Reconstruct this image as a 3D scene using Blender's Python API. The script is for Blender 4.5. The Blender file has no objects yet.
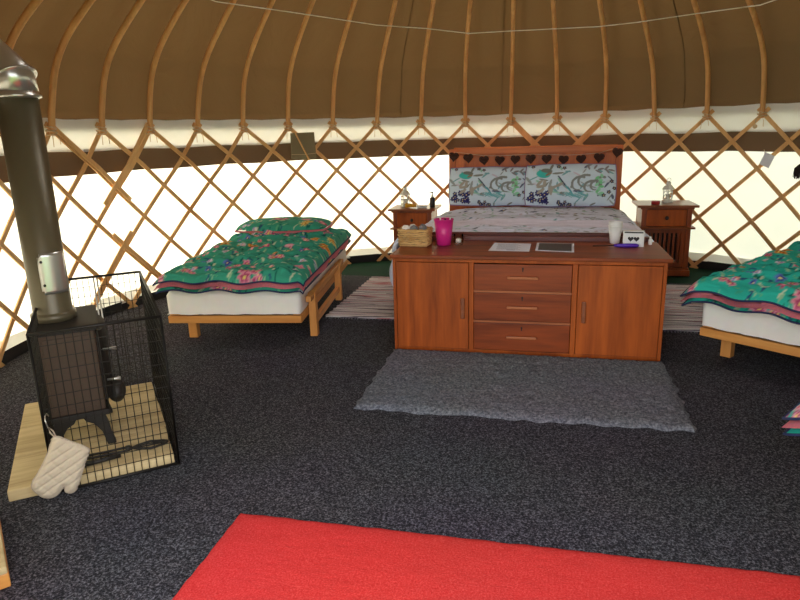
import bpy, bmesh, math, random
import numpy as np
from math import sin, cos, pi, radians, hypot, atan2, sqrt
from mathutils import Vector, Matrix, noise
random.seed(7)
SC = bpy.context.scene
COL = SC.collection
CX, CY, RW = -0.208, 3.873, 3.20          # yurt centre and wall radius
A0, DA = -1.5573, 0.15037                 # angle of roof pole 0 and pole spacing

# ------------------------------------------------------------------ materials
def nt(name):
    m = bpy.data.materials.new(name); m.use_nodes = True
    t = m.node_tree; b = t.nodes['Principled BSDF']
    return m, t, b, t.nodes.new, t.links.new
def lin(c):
    return tuple(((x/255)/12.92 if x/255 <= .04045 else ((x/255+.055)/1.055)**2.4) for x in c[:3]) + (1,)
def plain(name, c, rough=.6, metal=0, spec=.5, **k):
    m, t, b, N, L = nt(name)
    b.inputs['Base Color'].default_value = lin(c); b.inputs['Roughness'].default_value = rough
    b.inputs['Metallic'].default_value = metal; b.inputs['Specular IOR Level'].default_value = spec
    n = N('ShaderNodeTexNoise'); n.inputs['Scale'].default_value = k.get('ns', 60)
    tc = N('ShaderNodeTexCoord'); L(tc.outputs['Object'], n.inputs['Vector'])
    mx = N('ShaderNodeMixRGB'); mx.blend_type = 'MULTIPLY'; mx.inputs[0].default_value = k.get('var', .15)
    mx.inputs[1].default_value = lin(c); L(n.outputs['Color'], mx.inputs[2]); L(mx.outputs[0], b.inputs['Base Color'])
    if k.get('bump'):
        bp = N('ShaderNodeBump'); bp.inputs['Strength'].default_value = k['bump']; bp.inputs['Distance'].default_value = .004
        L(n.outputs['Fac'], bp.inputs['Height']); L(bp.outputs[0], b.inputs['Normal'])
    return m
def wood(name, c1, c2, axis='Z', scale=9, rough=.45, spec=.5):
    m, t, b, N, L = nt(name)
    tc = N('ShaderNodeTexCoord'); mp = N('ShaderNodeMapping')
    s = {'X': (.09, 1, 1), 'Y': (1, .09, 1), 'Z': (1, 1, .09)}[axis]
    mp.inputs['Scale'].default_value = s
    L(tc.outputs['Object'], mp.inputs['Vector'])
    n1 = N('ShaderNodeTexNoise'); n1.inputs['Scale'].default_value = scale; n1.inputs['Detail'].default_value = 6; n1.inputs['Distortion'].default_value = 1.2
    n2 = N('ShaderNodeTexNoise'); n2.inputs['Scale'].default_value = scale*9; n2.inputs['Detail'].default_value = 3
    L(mp.outputs[0], n1.inputs['Vector']); L(mp.outputs[0], n2.inputs['Vector'])
    ad = N('ShaderNodeMath'); ad.operation = 'MULTIPLY_ADD'; ad.inputs[1].default_value = .35
    L(n2.outputs['Fac'], ad.inputs[0]); L(n1.outputs['Fac'], ad.inputs[2])
    cr = N('ShaderNodeValToRGB'); cr.color_ramp.elements[0].position = .42; cr.color_ramp.elements[1].position = .88
    cr.color_ramp.elements[0].color = lin(c2); cr.color_ramp.elements[1].color = lin(c1)
    L(ad.outputs[0], cr.inputs[0]); L(cr.outputs[0], b.inputs['Base Color'])
    b.inputs['Roughness'].default_value = rough; b.inputs['Specular IOR Level'].default_value = spec
    bp = N('ShaderNodeBump'); bp.inputs['Strength'].default_value = .08; bp.inputs['Distance'].default_value = .003
    L(n2.outputs['Fac'], bp.inputs['Height']); L(bp.outputs[0], b.inputs['Normal'])
    return m
def canvas(name, c, trans, tcol=None, wr=.15, seam=False):
    """cloth that lets some daylight through"""
    m, t, b, N, L = nt(name); t.nodes.remove(b)
    out = t.nodes['Material Output']
    tc = N('ShaderNodeTexCoord'); n = N('ShaderNodeTexNoise'); n.inputs['Scale'].default_value = 1.6; n.inputs['Detail'].default_value = 5; n.inputs['Distortion'].default_value = 1.0
    L(tc.outputs['Object'], n.inputs['Vector'])
    bp = N('ShaderNodeBump'); bp.inputs['Strength'].default_value = wr; bp.inputs['Distance'].default_value = .08
    L(n.outputs['Fac'], bp.inputs['Height'])
    d = N('ShaderNodeBsdfDiffuse'); d.inputs[0].default_value = lin(c)
    tr = N('ShaderNodeBsdfTranslucent'); tr.inputs[0].default_value = lin(tcol or c)
    L(bp.outputs[0], d.inputs['Normal'])
    mx = N('ShaderNodeMixShader'); mx.inputs[0].default_value = trans
    L(d.outputs[0], mx.inputs[1]); L(tr.outputs[0], mx.inputs[2]); L(mx.outputs[0], out.inputs[0])
    return m
def speckle(name, c1, c2, c3, scale, rough=.95, bump=.6, dist=.01):
    m, t, b, N, L = nt(name)
    tc = N('ShaderNodeTexCoord')
    n = N('ShaderNodeTexNoise'); n.inputs['Scale'].default_value = scale; n.inputs['Detail'].default_value = 4; n.inputs['Roughness'].default_value = .8
    n2 = N('ShaderNodeTexNoise'); n2.inputs['Scale'].default_value = 1.3; n2.inputs['Detail'].default_value = 3
    L(tc.outputs['Object'], n.inputs['Vector']); L(tc.outputs['Object'], n2.inputs['Vector'])
    cr = N('ShaderNodeValToRGB'); e = cr.color_ramp.elements
    e[0].position = .36; e[0].color = lin(c1); e[1].position = .5; e[1].color = lin(c2)
    x = e.new(.66); x.color = lin(c3)
    L(n.outputs['Fac'], cr.inputs[0])
    mx = N('ShaderNodeMixRGB'); mx.blend_type = 'MULTIPLY'; mx.inputs[0].default_value = .3
    L(cr.outputs[0], mx.inputs[1]); L(n2.outputs['Color'], mx.inputs[2]); L(mx.outputs[0], b.inputs['Base Color'])
    b.inputs['Roughness'].default_value = rough; b.inputs['Specular IOR Level'].default_value = .1
    bp = N('ShaderNodeBump'); bp.inputs['Strength'].default_value = bump; bp.inputs['Distance'].default_value = dist
    L(n.outputs['Fac'], bp.inputs['Height']); L(bp.outputs[0], b.inputs['Normal'])
    return m
def attr_cloth(name):
    m, t, b, N, L = nt(name)
    a = N('ShaderNodeAttribute'); a.attribute_name = 'pattern'
    L(a.outputs['Color'], b.inputs['Base Color']); b.inputs['Roughness'].default_value = .85
    b.inputs['Specular IOR Level'].default_value = .15
    tc = N('ShaderNodeTexCoord'); n = N('ShaderNodeTexNoise'); n.inputs['Scale'].default_value = 14; n.inputs['Detail'].default_value = 4
    L(tc.outputs['Object'], n.inputs['Vector'])
    bp = N('ShaderNodeBump'); bp.inputs['Strength'].default_value = .35; bp.inputs['Distance'].default_value = .02
    L(n.outputs['Fac'], bp.inputs['Height']); L(bp.outputs[0], b.inputs['Normal'])
    return m
def glass(name):
    m, t, b, N, L = nt(name)
    b.inputs['Base Color'].default_value = (1, 1, 1, 1); b.inputs['Roughness'].default_value = .03
    b.inputs['Transmission Weight'].default_value = 1; b.inputs['IOR'].default_value = 1.08
    return m

M = dict(
    wall=canvas('wall_canvas', (244, 240, 222), .37, (252, 246, 228)),
    roof=canvas('roof_canvas', (116, 95, 70), .035, (140, 100, 56), .5),
    strip=canvas('brown_strip_canvas', (120, 99, 78), .03, (120, 80, 45), .3),
    band=canvas('white_band_canvas', (244, 243, 240), .22, (244, 242, 240), .3),
    skirt=plain('black_skirt', (22, 22, 24), .8),
    lath=wood('ash_lath', (234, 188, 126), (204, 148, 88), 'Z', 5, .55),
    pole=wood('bent_pole_wood', (226, 172, 108), (190, 132, 74), 'Z', 6, .5),
    cord=plain('natural_cord', (214, 186, 150), .9),
    wcord=plain('white_cord', (235, 230, 220), .8),
    sheet=plain('green_groundsheet', (24, 56, 40), .9, spec=.1, var=.4, ns=8),
    carpet=speckle('charcoal_carpet', (22, 21, 24), (52, 50, 56), (132, 129, 138), 125, bump=.7),
    red=speckle('red_carpet', (196, 40, 40), (210, 56, 54), (226, 84, 80), 160, bump=.5, dist=.006),
    grey=speckle('grey_shag', (80, 81, 90), (124, 126, 135), (170, 172, 180), 70, bump=1, dist=.02),
    cab=wood('sideboard_wood', (184, 90, 28), (112, 46, 10), 'Z', 6, .45, .25),
    cabx=wood('sideboard_wood_flat', (158, 72, 26), (96, 38, 10), 'X', 7, .38, .35),
    cabl=wood('sideboard_rail_wood', (186, 110, 62), (150, 80, 40), 'X', 7, .4),
    handle=wood('handle_wood', (150, 84, 46), (118, 60, 30), 'X', 12, .4),
    dark=plain('keyhole_dark', (30, 16, 10), .6),
    ns=wood('nightstand_wood', (152, 70, 24), (98, 40, 12), 'Z', 8, .35),
    nst=wood('nightstand_top_wood', (150, 84, 48), (112, 56, 28), 'X', 8, .28),
    head=wood('headboard_wood', (232, 124, 36), (180, 82, 20), 'X', 6, .4),
    headz=wood('headboard_post_wood', (226, 118, 34), (174, 78, 20), 'Z', 6, .4),
    foot=wood('footboard_wood', (110, 48, 28), (80, 32, 20), 'X', 7, .35),
    pine=wood('pine', (226, 160, 82), (196, 124, 54), 'X', 7, .45),
    piney=wood('pine_long', (222, 156, 80), (190, 120, 54), 'Y', 7, .45),
    pinez=wood('pine_upright', (226, 160, 84), (198, 126, 56), 'Z', 7, .45),
    slab=wood('rough_plank', (214, 192, 146), (160, 136, 94), 'X', 8, .8, .2),
    white=plain('white_cotton', (246, 238, 228), .9, var=.1, bump=.9, ns=16),
    heart=plain('brown_wicker_heart', (84, 48, 34), .9, var=.6, ns=90, bump=.6),
    iron=plain('black_iron', (40, 35, 30), .55, .2, var=.3),
    stove=plain('stove_brown_black', (72, 54, 40), .6, .1, var=.25),
    pipe=plain('enamelled_flue', (100, 90, 68), .36, .25, var=.1),
    chrome=plain('polished_steel', (205, 203, 198), .28, .85, var=.05),
    wire=plain('black_wire', (30, 26, 22), .5, .4),
    mitt=plain('quilted_cotton', (196, 180, 156), .9, var=.12, bump=.3, ns=80),
    mitt2=plain('cotton_binding', (176, 160, 140), .9),
    attr=attr_cloth('printed_cotton'),
    pink=plain('pink_cotton', (226, 124, 136), .9, var=.5, ns=90),
    navy=plain('navy_piping', (34, 44, 84), .8),
    magenta=plain('magenta_plastic', (226, 44, 142), .35),
    wicker=wood('wicker', (232, 192, 130), (160, 112, 60), 'X', 40, .7, .3),
    glass=glass('clear_glass'),
    wax=plain('white_wax', (240, 238, 228), .5),
    paper=plain('white_paper', (226, 228, 238), .7, var=.04),
    ink=plain('grey_ink', (96, 98, 112), .8),
    photo=plain('dark_photograph', (60, 66, 76), .35, var=.95, ns=38),
    cup=plain('white_paper_cup', (238, 238, 236), .6, var=.03),
    purple=plain('purple_plastic', (84, 40, 176), .35),
    lantern=plain('white_painted_metal', (222, 222, 210), .5, .1, var=.1),
    redwax=plain('red_tealight', (176, 44, 50), .5),
    yellow=plain('yellow_plastic', (232, 170, 30), .5),
    bblack=plain('black_bottle', (18, 18, 22), .3),
    khaki=plain('khaki_flap', (136, 122, 92), .9, var=.1),
    fuzz=plain('dark_brown_bristle', (60, 46, 36), .95, var=.6, ns=150),
    gstone=plain('grey_patterned_cloth', (150, 148, 152), .9, var=.8, ns=45),
    grass=speckle('bounce_grass', (60, 84, 36), (86, 112, 52), (120, 140, 80), 8),
    greenp=plain('green_plastic', (40, 110, 60), .5),
)
# rag rug: stripes across its length
def rag():
    m, t, b, N, L = nt('rag_rug_stripes')
    tc = N('ShaderNodeTexCoord'); mp = N('ShaderNodeMapping'); mp.inputs['Scale'].default_value = (.25, 1, 1)
    L(tc.outputs['Object'], mp.inputs['Vector'])
    n = N('ShaderNodeTexNoise'); n.inputs['Scale'].default_value = 9; n.inputs['Detail'].default_value = 2.5; n.inputs['Roughness'].default_value = .8
    L(mp.outputs[0], n.inputs['Vector'])
    mp.inputs['Scale'].default_value = (.025, 1, 1)
    cr = N('ShaderNodeValToRGB'); e = cr.color_ramp.elements
    cr.color_ramp.interpolation = 'CONSTANT'
    stops = [(0, (90, 80, 90)), (.38, (206, 200, 204)), (.415, (176, 70, 84)), (.435, (226, 220, 222)), (.465, (110, 100, 112)), (.49, (232, 224, 222)), (.52, (96, 84, 96)), (.545, (206, 130, 134)), (.56, (220, 214, 218)), (.6, (120, 108, 120)), (.63, (226, 220, 220))]
    e[0].position = 0; e[0].color = lin(stops[0][1]); e[1].position = stops[1][0]; e[1].color = lin(stops[1][1])
    for p, c in stops[2:]:
        x = e.new(p); x.color = lin(c)
    L(n.outputs['Fac'], cr.inputs[0])
    n2 = N('ShaderNodeTexNoise'); n2.inputs['Scale'].default_value = 60; L(tc.outputs['Object'], n2.inputs['Vector'])
    mx = N('ShaderNodeMixRGB'); mx.blend_type = 'MULTIPLY'; mx.inputs[0].default_value = .25
    L(cr.outputs[0], mx.inputs[1]); L(n2.outputs['Color'], mx.inputs[2]); L(mx.outputs[0], b.inputs['Base Color'])
    b.inputs['Roughness'].default_value = .95
    bp = N('ShaderNodeBump'); bp.inputs['Strength'].default_value = .5; bp.inputs['Distance'].default_value = .01
    L(n2.outputs['Fac'], bp.inputs['Height']); L(bp.outputs[0], b.inputs['Normal'])
    return m
M['rag'] = rag()
M['dome'] = canvas('crown_dome', (250, 250, 250), .9, (250, 250, 250))

# ------------------------------------------------------------------ mesh helpers
def obj(name, bm, mat, parent=None, smooth=False, loc=None, rotz=0, bevel=0, seg=2):
    me = bpy.data.meshes.new(name)
    bmesh.ops.recalc_face_normals(bm, faces=bm.faces[:]); bm.to_mesh(me); bm.free()
    me.materials.append(M[mat] if isinstance(mat, str) else mat)
    if smooth:
        for p in me.polygons: p.use_smooth = True
    o = bpy.data.objects.new(name, me); COL.objects.link(o)
    if parent: o.parent = parent
    if loc is not None: o.location = loc
    o.rotation_euler.z = rotz
    if bevel:
        b = o.modifiers.new('bevel', 'BEVEL'); b.width = bevel; b.segments = seg; b.limit_method = 'ANGLE'
    return o
def tag(o, label=None, cat=None, group=None, kind=None):
    if label: o['label'] = label
    if cat: o['category'] = cat
    if group: o['group'] = group
    if kind: o['kind'] = kind
    return o
def thing(name, label, cat, loc=(0, 0, 0), rotz=0, group=None):
    o = bpy.data.objects.new(name, None); COL.objects.link(o); o.empty_display_size = .05
    o.location = loc; o.rotation_euler.z = rotz
    return tag(o, label, cat, group)
def struct(name, bm, mat, smooth=False, label=None):
    return tag(obj(name, bm, mat, smooth=smooth), label, kind='structure')
def box(bm, x0, x1, y0, y1, z0, z1, mat=None):
    v = [bm.verts.new(p) for p in [(x0, y0, z0), (x1, y0, z0), (x1, y1, z0), (x0, y1, z0), (x0, y0, z1), (x1, y0, z1), (x1, y1, z1), (x0, y1, z1)]]
    if mat is not None:
        for q in v: q.co = mat @ q.co
    for f in [(0, 3, 2, 1), (4, 5, 6, 7), (0, 1, 5, 4), (1, 2, 6, 5), (2, 3, 7, 6), (3, 0, 4, 7)]:
        bm.faces.new([v[i] for i in f])
def bx(*a):
    bm = bmesh.new(); box(bm, *a); return bm
def tube(bm, pts, r, n=8, rx=None, closed=False, up=None, caps=True):
    pts = [Vector(p) for p in pts]; k = len(pts); rings = []
    rs = r if isinstance(r, (list, tuple)) else [r]*k
    for i, p in enumerate(pts):
        if closed: t = pts[(i+1) % k]-pts[i-1]
        else: t = pts[min(i+1, k-1)]-pts[max(i-1, 0)]
        t.normalize()
        if up is not None: a = Vector(up(p) if callable(up) else up)
        else:
            a = Vector((0, 0, 1)) if abs(t.z) < .9 else Vector((1, 0, 0))
        s = t.cross(a).normalized(); w = s.cross(t).normalized()
        r1 = rs[i]; r2 = (rx/r)*r1 if (rx and not isinstance(r, (list, tuple))) else r1
        if n == 4:
            ring = [bm.verts.new(p+s*r1*a_+w*r2*b_) for a_, b_ in ((1, 1), (-1, 1), (-1, -1), (1, -1))]
        else:
            ring = [bm.verts.new(p+s*r1*cos(2*pi*j/n)+w*r2*sin(2*pi*j/n)) for j in range(n)]
        rings.append(ring)
    m = k if closed else k-1
    for i in range(m):
        A, B = rings[i], rings[(i+1) % k]
        for j in range(n):
            bm.faces.new((A[j], A[(j+1) % n], B[(j+1) % n], B[j]))
    if not closed and caps:
        bm.faces.new(rings[0]); bm.faces.new(rings[-1][::-1])
def lathe(bm, prof, n=24, c=(0, 0, 0), caps=True):
    rings = []
    for r, z in prof:
        rings.append([bm.verts.new((c[0]+r*cos(2*pi*j/n), c[1]+r*sin(2*pi*j/n), c[2]+z)) for j in range(n)])
    for A, B in zip(rings, rings[1:]):
        for j in range(n): bm.faces.new((A[j], A[(j+1) % n], B[(j+1) % n], B[j]))
    if caps:
        bm.faces.new(rings[0]); bm.faces.new(rings[-1][::-1])
def prism(bm, poly, y0, y1, ax='y'):
    """extrude a 2-D outline (a,b) between two planes"""
    def P(a, b, t): return {'y': (a, t, b), 'z': (a, b, t), 'x': (t, a, b)}[ax]
    A = [bm.verts.new(P(a, b, y0)) for a, b in poly]; B = [bm.verts.new(P(a, b, y1)) for a, b in poly]
    n = len(poly); bm.faces.new(A); bm.faces.new(B[::-1])
    for i in range(n): bm.faces.new((A[i], A[(i+1) % n], B[(i+1) % n], B[i]))
def nz(x, y, z=0): return noise.noise(Vector((x, y, z)))

# ------------------------------------------------------------------ printed cloth: colour per vertex of a dense grid
def srgb(c): return np.array(lin(c)[:3])
class Print:
    def __init__(s, base): s.base = srgb(base); s.m = []
    def blob(s, x, y, rx, ry, a, c, petals=0, depth=.3, ph=0): s.m.append((x, y, rx, ry, a, srgb(c), petals, depth, ph)); return s
    def swirl(s, x, y, r, a0, a1, w, c):
        for i in range(22):
            t = i/21; a = a0+(a1-a0)*t; q = r*(1-.55*t)
            s.blob(x+q*cos(a), y+q*sin(a), w*(1-.6*t)+.002, w*(1-.6*t)+.002, 0, c)
    def flower(s, x, y, r, c, c2, n=6):
        ph = random.random()*6
        s.blob(x, y, r, r, 0, c, n, .35, ph); s.blob(x, y, r*.62, r*.62, 0, c2, n, .4, ph+.5); s.blob(x, y, r*.22, r*.22, 0, (236, 214, 120))
    def eval(s, X, Y):
        C = np.tile(s.base, (len(X), 1))
        for x, y, rx, ry, a, c, pt, dp, ph in s.m:
            R = max(rx, ry)*1.3; k = np.where((abs(X-x) < R) & (abs(Y-y) < R))[0]
            if not len(k): continue
            dx, dy = X[k]-x, Y[k]-y; u = (dx*cos(a)+dy*sin(a))/rx; v = (-dx*sin(a)+dy*cos(a))/ry
            d = np.sqrt(u*u+v*v)
            if pt: d = d/(1-dp*.5+dp*.5*np.cos(pt*np.arctan2(v, u)+ph))
            w = np.clip((1.08-d)/.16, 0, 1)[:, None]; C[k] = C[k]*(1-w)+c*w
        return C
def colour(me, X, Y, pr, extra=None):
    C = pr.eval(np.array(X), np.array(Y))
    if extra is not None: C = extra(np.array(X), np.array(Y), C)
    a = me.color_attributes.new('pattern', 'FLOAT_COLOR', 'POINT')
    a.data.foreach_set('color', np.hstack([C, np.ones((len(C), 1))]).astype(np.float32).ravel())
def slab(name, nx, ny, top, bot, mat, parent, pr=None, UV=None, extra=None):
    """closed cushion-like mesh: top(s,t), bot(s,t) -> xyz for s,t in 0..1; both meet at the rim"""
    bm = bmesh.new(); T = {}; B = {}; X = []; Y = []
    for i in range(nx+1):
        for j in range(ny+1):
            s, t = i/nx, j/ny; T[i, j] = bm.verts.new(top(s, t)); q = UV(s, t) if UV else (s, t); X.append(q[0]); Y.append(q[1])
    for i in range(nx+1):
        for j in range(ny+1):
            if 0 < i < nx and 0 < j < ny:
                s, t = i/nx, j/ny; B[i, j] = bm.verts.new(bot(s, t)); q = UV(s, t) if UV else (s, t); X.append(q[0]); Y.append(q[1])
            else: B[i, j] = T[i, j]
    for i in range(nx):
        for j in range(ny):
            bm.faces.new((T[i, j], T[i+1, j], T[i+1, j+1], T[i, j+1]))
            f = [B[i, j], B[i, j+1], B[i+1, j+1], B[i+1, j]]
            if len(set(f)) > 2 and not all(q in T.values() for q in []): 
                try: bm.faces.new(f)
                except ValueError: pass
    o = obj(name, bm, mat, parent, smooth=True)
    if pr: colour(o.data, X, Y, pr, extra)
    return o
random.seed(11)
GREEN = Print((58, 154, 128))
for _ in range(2200):
    x, y = random.uniform(-.3, 1.4), random.uniform(-.3, 2.2); a = random.random()*6.3
    GREEN.blob(x, y, random.uniform(.012, .03), random.uniform(.004, .009), a, random.choice([(186, 204, 170), (20, 96, 88), (96, 176, 132), (60, 168, 140), (14, 112, 92), (140, 190, 150), (44, 84, 120)]))
for _ in range(230):
    x, y = random.uniform(-.3, 1.4), random.uniform(-.3, 2.2); r = random.uniform(.022, .05)
    c, c2 = random.choice([((222, 140, 160), (176, 70, 110)), ((222, 150, 60), (176, 96, 40)), ((214, 214, 224), (150, 130, 190)), ((96, 120, 190), (60, 66, 140)), ((232, 170, 180), (200, 90, 120)), ((226, 206, 120), (190, 130, 50)), ((180, 60, 110), (230, 150, 170))])
    for k in range(random.choice([1, 2, 3])):
        GREEN.flower(x+random.uniform(-.05, .05), y+random.uniform(-.05, .05), r*random.uniform(.6, 1), c, c2, random.choice([5, 6, 8]))
TEAL = Print((44, 176, 156)); TEAL.m = list(GREEN.m)
def bluegrey_print(W, H, k, base=(206, 222, 234)):
    P = Print(base)
    for _ in range(k):
        x, y = random.uniform(0, W), random.uniform(0, H); a = random.random()*6.3
        P.blob(x, y, random.uniform(.02, .05), random.uniform(.005, .012), a, random.choice([(150, 158, 160), (120, 170, 178), (206, 214, 222), (150, 196, 176), (96, 104, 128), (200, 190, 206), (130, 134, 128)]))
    return P
# pillow print: the same panel on both pillows (metres, .76 x .42)
PIL = bluegrey_print(.78, .45, 70)
for q in range(5): PIL.swirl(.46+q*.045, .19+.03*sin(q*2), .09-.008*q, 1.2, 4.6, .011, (136, 140, 138))
for q in range(9): PIL.blob(.62+.02*cos(q*2.3), .12+.035*q*.6, .022, .012, q, (126, 206, 150) if q % 2 else (150, 214, 176))
PIL.blob(.155, .315, .062, .042, -.25, (70, 186, 178)).blob(.18, .345, .05, .022, -.2, (120, 126, 120)).blob(.20, .31, .03, .012, .5, (150, 130, 110))
for q in range(10): PIL.blob(.29+.013*q, .27-.018*q, .022, .006, -.9, (40, 50, 80) if q < 5 else (84, 170, 182))
for q in range(9): PIL.blob(.36+.016*q, .1+.008*sin(q), .05, .005, -.5, (110, 176, 182))
for q in range(26): PIL.flower(.11+random.uniform(-.085, .085), .085+random.uniform(-.05, .05), .024, (36, 36, 92), (66, 66, 130), 5)
for q in range(9): PIL.flower(.33+random.uniform(-.06, .06), .02+random.uniform(-.015, .02), .018, (52, 52, 86), (90, 92, 130), 5)
for x, y in ((.28, .385), (.33, .37), (.70, .13), (.745, .17), (.72, .24), (.66, .1), (.06, .4)): PIL.flower(x, y, .02, (44, 44, 66), (80, 70, 110), 5)
for q in range(7): PIL.blob(.62+random.uniform(-.1, .12), .36+random.uniform(-.04, .05), .03, .009, random.random()*3, (140, 134, 140))
for q in range(8): PIL.blob(.2+random.uniform(-.1, .15), .17+random.uniform(-.04, .06), .04, .014, random.random()*3, (166, 160, 150))

# ------------------------------------------------------------------ yurt shell
def ring_pt(r, a, z): return (CX+r*sin(a), CY+r*cos(a), z)
DOOR = radians(24)                         # half-angle of the doorway (centred on -Y)
def cyl_part(name, r, z0, z1, a0, a1, mat, wob=0, n=None, nz_=1, label=None):
    bm = bmesh.new(); n = n or max(4, int(abs(a1-a0)/radians(2))); G = []
    for i in range(n+1):
        a = a0+(a1-a0)*i/n
        G.append([bm.verts.new(ring_pt(r+(wob*sin(a*42+j) if wob else 0), a, z0+(z1-z0)*j/nz_+(wob*.8*sin(a*23) if wob and j == 0 else 0))) for j in range(nz_+1)])
    for i in range(n):
        for j in range(nz_): bm.faces.new((G[i][j], G[i+1][j], G[i+1][j+1], G[i][j+1]))
    return struct(name, bm, mat, True, label)
D0, D1 = -pi+DOOR, pi-DOOR
cyl_part('wall_left', 3.20, .0, 1.46, D0, radians(-36), 'wall')
cyl_part('wall_back', 3.20, .0, 1.46, radians(-36), radians(42), 'wall')
cyl_part('wall_right', 3.20, .0, 1.46, radians(42), D1, 'wall')
cyl_part('trim_1', 3.185, 1.285, 1.525, D0, D1, 'band', .006, 160)
cyl_part('trim_2', 3.192, 1.115, 1.30, D0, D1, 'strip', .004, 160)
cyl_part('trim_3', 3.18, .075, .155, D0, D1, 'band', .012, 200)
cyl_part('baseboard_back', 3.175, 0, .085, D0, D1, 'skirt')
PROF = [(3.125, 1.40), (3.125, 1.48), (3.10, 1.62), (3.04, 1.83), (2.93, 2.01), (2.75, 2.19), (2.5, 2.40)]
def smoothp(P, k=4):
    out = []
    for i in range(len(P)-1):
        p0 = Vector(P[max(i-1, 0)]); p1 = Vector(P[i]); p2 = Vector(P[i+1]); p3 = Vector(P[min(i+2, len(P)-1)])
        for j in range(k):
            t = j/k; out.append(tuple(.5*((2*p1)+(p2-p0)*t+(2*p0-5*p1+4*p2-p3)*t*t+(3*p1-p0-3*p2+p3)*t**3)))
    out.append(tuple(P[-1])); return out
SP = smoothp(PROF)
POLEP = SP+[(1.5, 3.18), (.64, 3.83)]
ROOFP = [(3.215, 1.44), (3.205, 1.5)]+[(r+.055+.02*(z > 1.9)-.02*(z < 1.55), z+.03+.02*(z > 1.9)) for r, z in SP if z > 1.5]+[(1.5, 3.26), (.66, 3.91)]
bm = bmesh.new(); n = 252; G = []
for i in range(n):
    a = 2*pi*i/n; row = []
    ind = ((a-A0)/DA) % 1
    for r, z in ROOFP:
        sag = -.022*(1-(2*ind-1)**2)*(1 if z > 1.6 else 0)
        row.append(bm.verts.new(ring_pt(r+sag, a, z+sag*.6)))
    G.append(row)
for i in range(n):
    a = 2*pi*(i+.5)/n; da = abs((a-pi+pi) % (2*pi)-pi)
    for j in range(len(ROOFP)-1):
        if da < DOOR and ROOFP[j][1] < 1.97: continue        # the canvas is rolled up over the doorway
        bm.faces.new((G[i][j], G[(i+1) % n][j], G[(i+1) % n][j+1], G[i][j+1]))
struct('ceiling', bm, 'roof', True)
# sewn seams of the roof canvas
for q, idx in enumerate((7.55, 9.8, 13.55)):
    bm = bmesh.new(); a = A0+DA*idx
    tube(bm, [ring_pt(r-.024, a, z-.02) for r, z in ROOFP[2:]], .0035, 4)
    struct('trim_%d' % (4+q), bm, 'roof')
bm = bmesh.new(); tube(bm, [ring_pt(.64, 2*pi*i/40, 3.84) for i in range(40)], .035, 8, closed=True)
for k in range(3):
    tube(bm, [ring_pt(.64*cos(pi*t/10), k*pi/3, 3.84+.12*sin(pi*t/10)) for t in range(11)], .018, 6)
struct('trim_7', bm, 'pole', True)
bm = bmesh.new(); lathe(bm, [(.68, 3.9), (.6, 4.05), (.3, 4.17), (.001, 4.2)], 32, (CX, CY, 0), caps=False)
struct('toplight_dome', bm, 'dome', True)  # unseen crown cover, enlarged and made more translucent to add top light
# doorway posts and lintel (beside the photographer)
bm = bmesh.new()
for s in (-1, 1):
    a = pi+s*DOOR; x, y, _ = ring_pt(3.15, a, 0); box(bm, x-.04, x+.04, y-.04, y+.04, 0, 1.98)
xl, xr = ring_pt(3.15, pi+DOOR, 0)[0], ring_pt(3.15, pi-DOOR, 0)[0]; yj = ring_pt(3.15, pi+DOOR, 0)[1]
box(bm, min(xl, xr)-.04, max(xl, xr)+.04, yj-.04, yj+.04, 1.9, 1.98)
struct('door_1', bm, 'pinez')
# unseen ground outside, added to bounce daylight inward; groundsheet, carpet
bm = bmesh.new(); bmesh.ops.create_circle(bm, cap_ends=True, radius=25, segments=64, matrix=Matrix.Translation((CX, CY, -.03)))
tag(struct('floor_outside', bm, 'grass'), 'unseen green ground outside the yurt, added to bounce daylight', kind='structure')
bm = bmesh.new(); lathe(bm, [(3.2, -.029), (3.2, .004)], 96, (CX, CY, 0))
struct('floor', bm, 'sheet')
bm = bmesh.new(); poly = []
for i in range(181):
    a = -pi+2*pi*i/180; x, y, _ = ring_pt(3.165, a, 0)
    poly.append((x, min(y, 5.86+.012*sin(x*9))))
prism(bm, poly, .0045, .013, 'z')
struct('floor_carpet', bm, 'carpet')

# ------------------------------------------------------------------ lattice
lw = thing('lattice_wall', 'trellis of crossed wooden laths running round the white canvas wall', 'lattice')
SH = {5: .12, 6: .07}
def lath(i0, sgn, r, ztop=1.482, zbot=0.0, off=0, w=.0165, parent=lw):
    """one lath through the top node of pole i0, running down to the right (1) or left (-1)"""
    pts = []; sh = .2 if i0 <= 4 else SH.get(i0, 0)
    for k in range(41):
        z = ztop+(zbot-ztop)*k/40; idx = i0+off+sgn*(1.44-z)/.469+sh*min(1, max(0, (1.44-z)/.4+.3))
        if idx < -7.6 or idx > 28.3: continue
        pts.append(ring_pt(r, A0+DA*idx, z))
    if len(pts) < 4: return
    bm = bmesh.new(); tube(bm, pts, w, 4, rx=.0055, up=lambda p: (p.x-CX, p.y-CY, 0))
    obj('slat', bm, 'lath', parent)
for i in range(-9, 32):
    for sg in (-1, 1): lath(i, sg, 3.155 if sg > 0 else 3.168)
lath(0, 1, 3.142, 1.48, .89, .05); lath(2, -1, 3.128, 1.48, .88, -.17); lath(-1, 1, 3.142, .64, .13, .05); lath(3, -1, 3.128, .64, .17, -.17)
lath(12, -1, 3.142, 1.48, 1.1, -.08); lath(10, 1, 3.142, 1.48, 1.1, .08)

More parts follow.
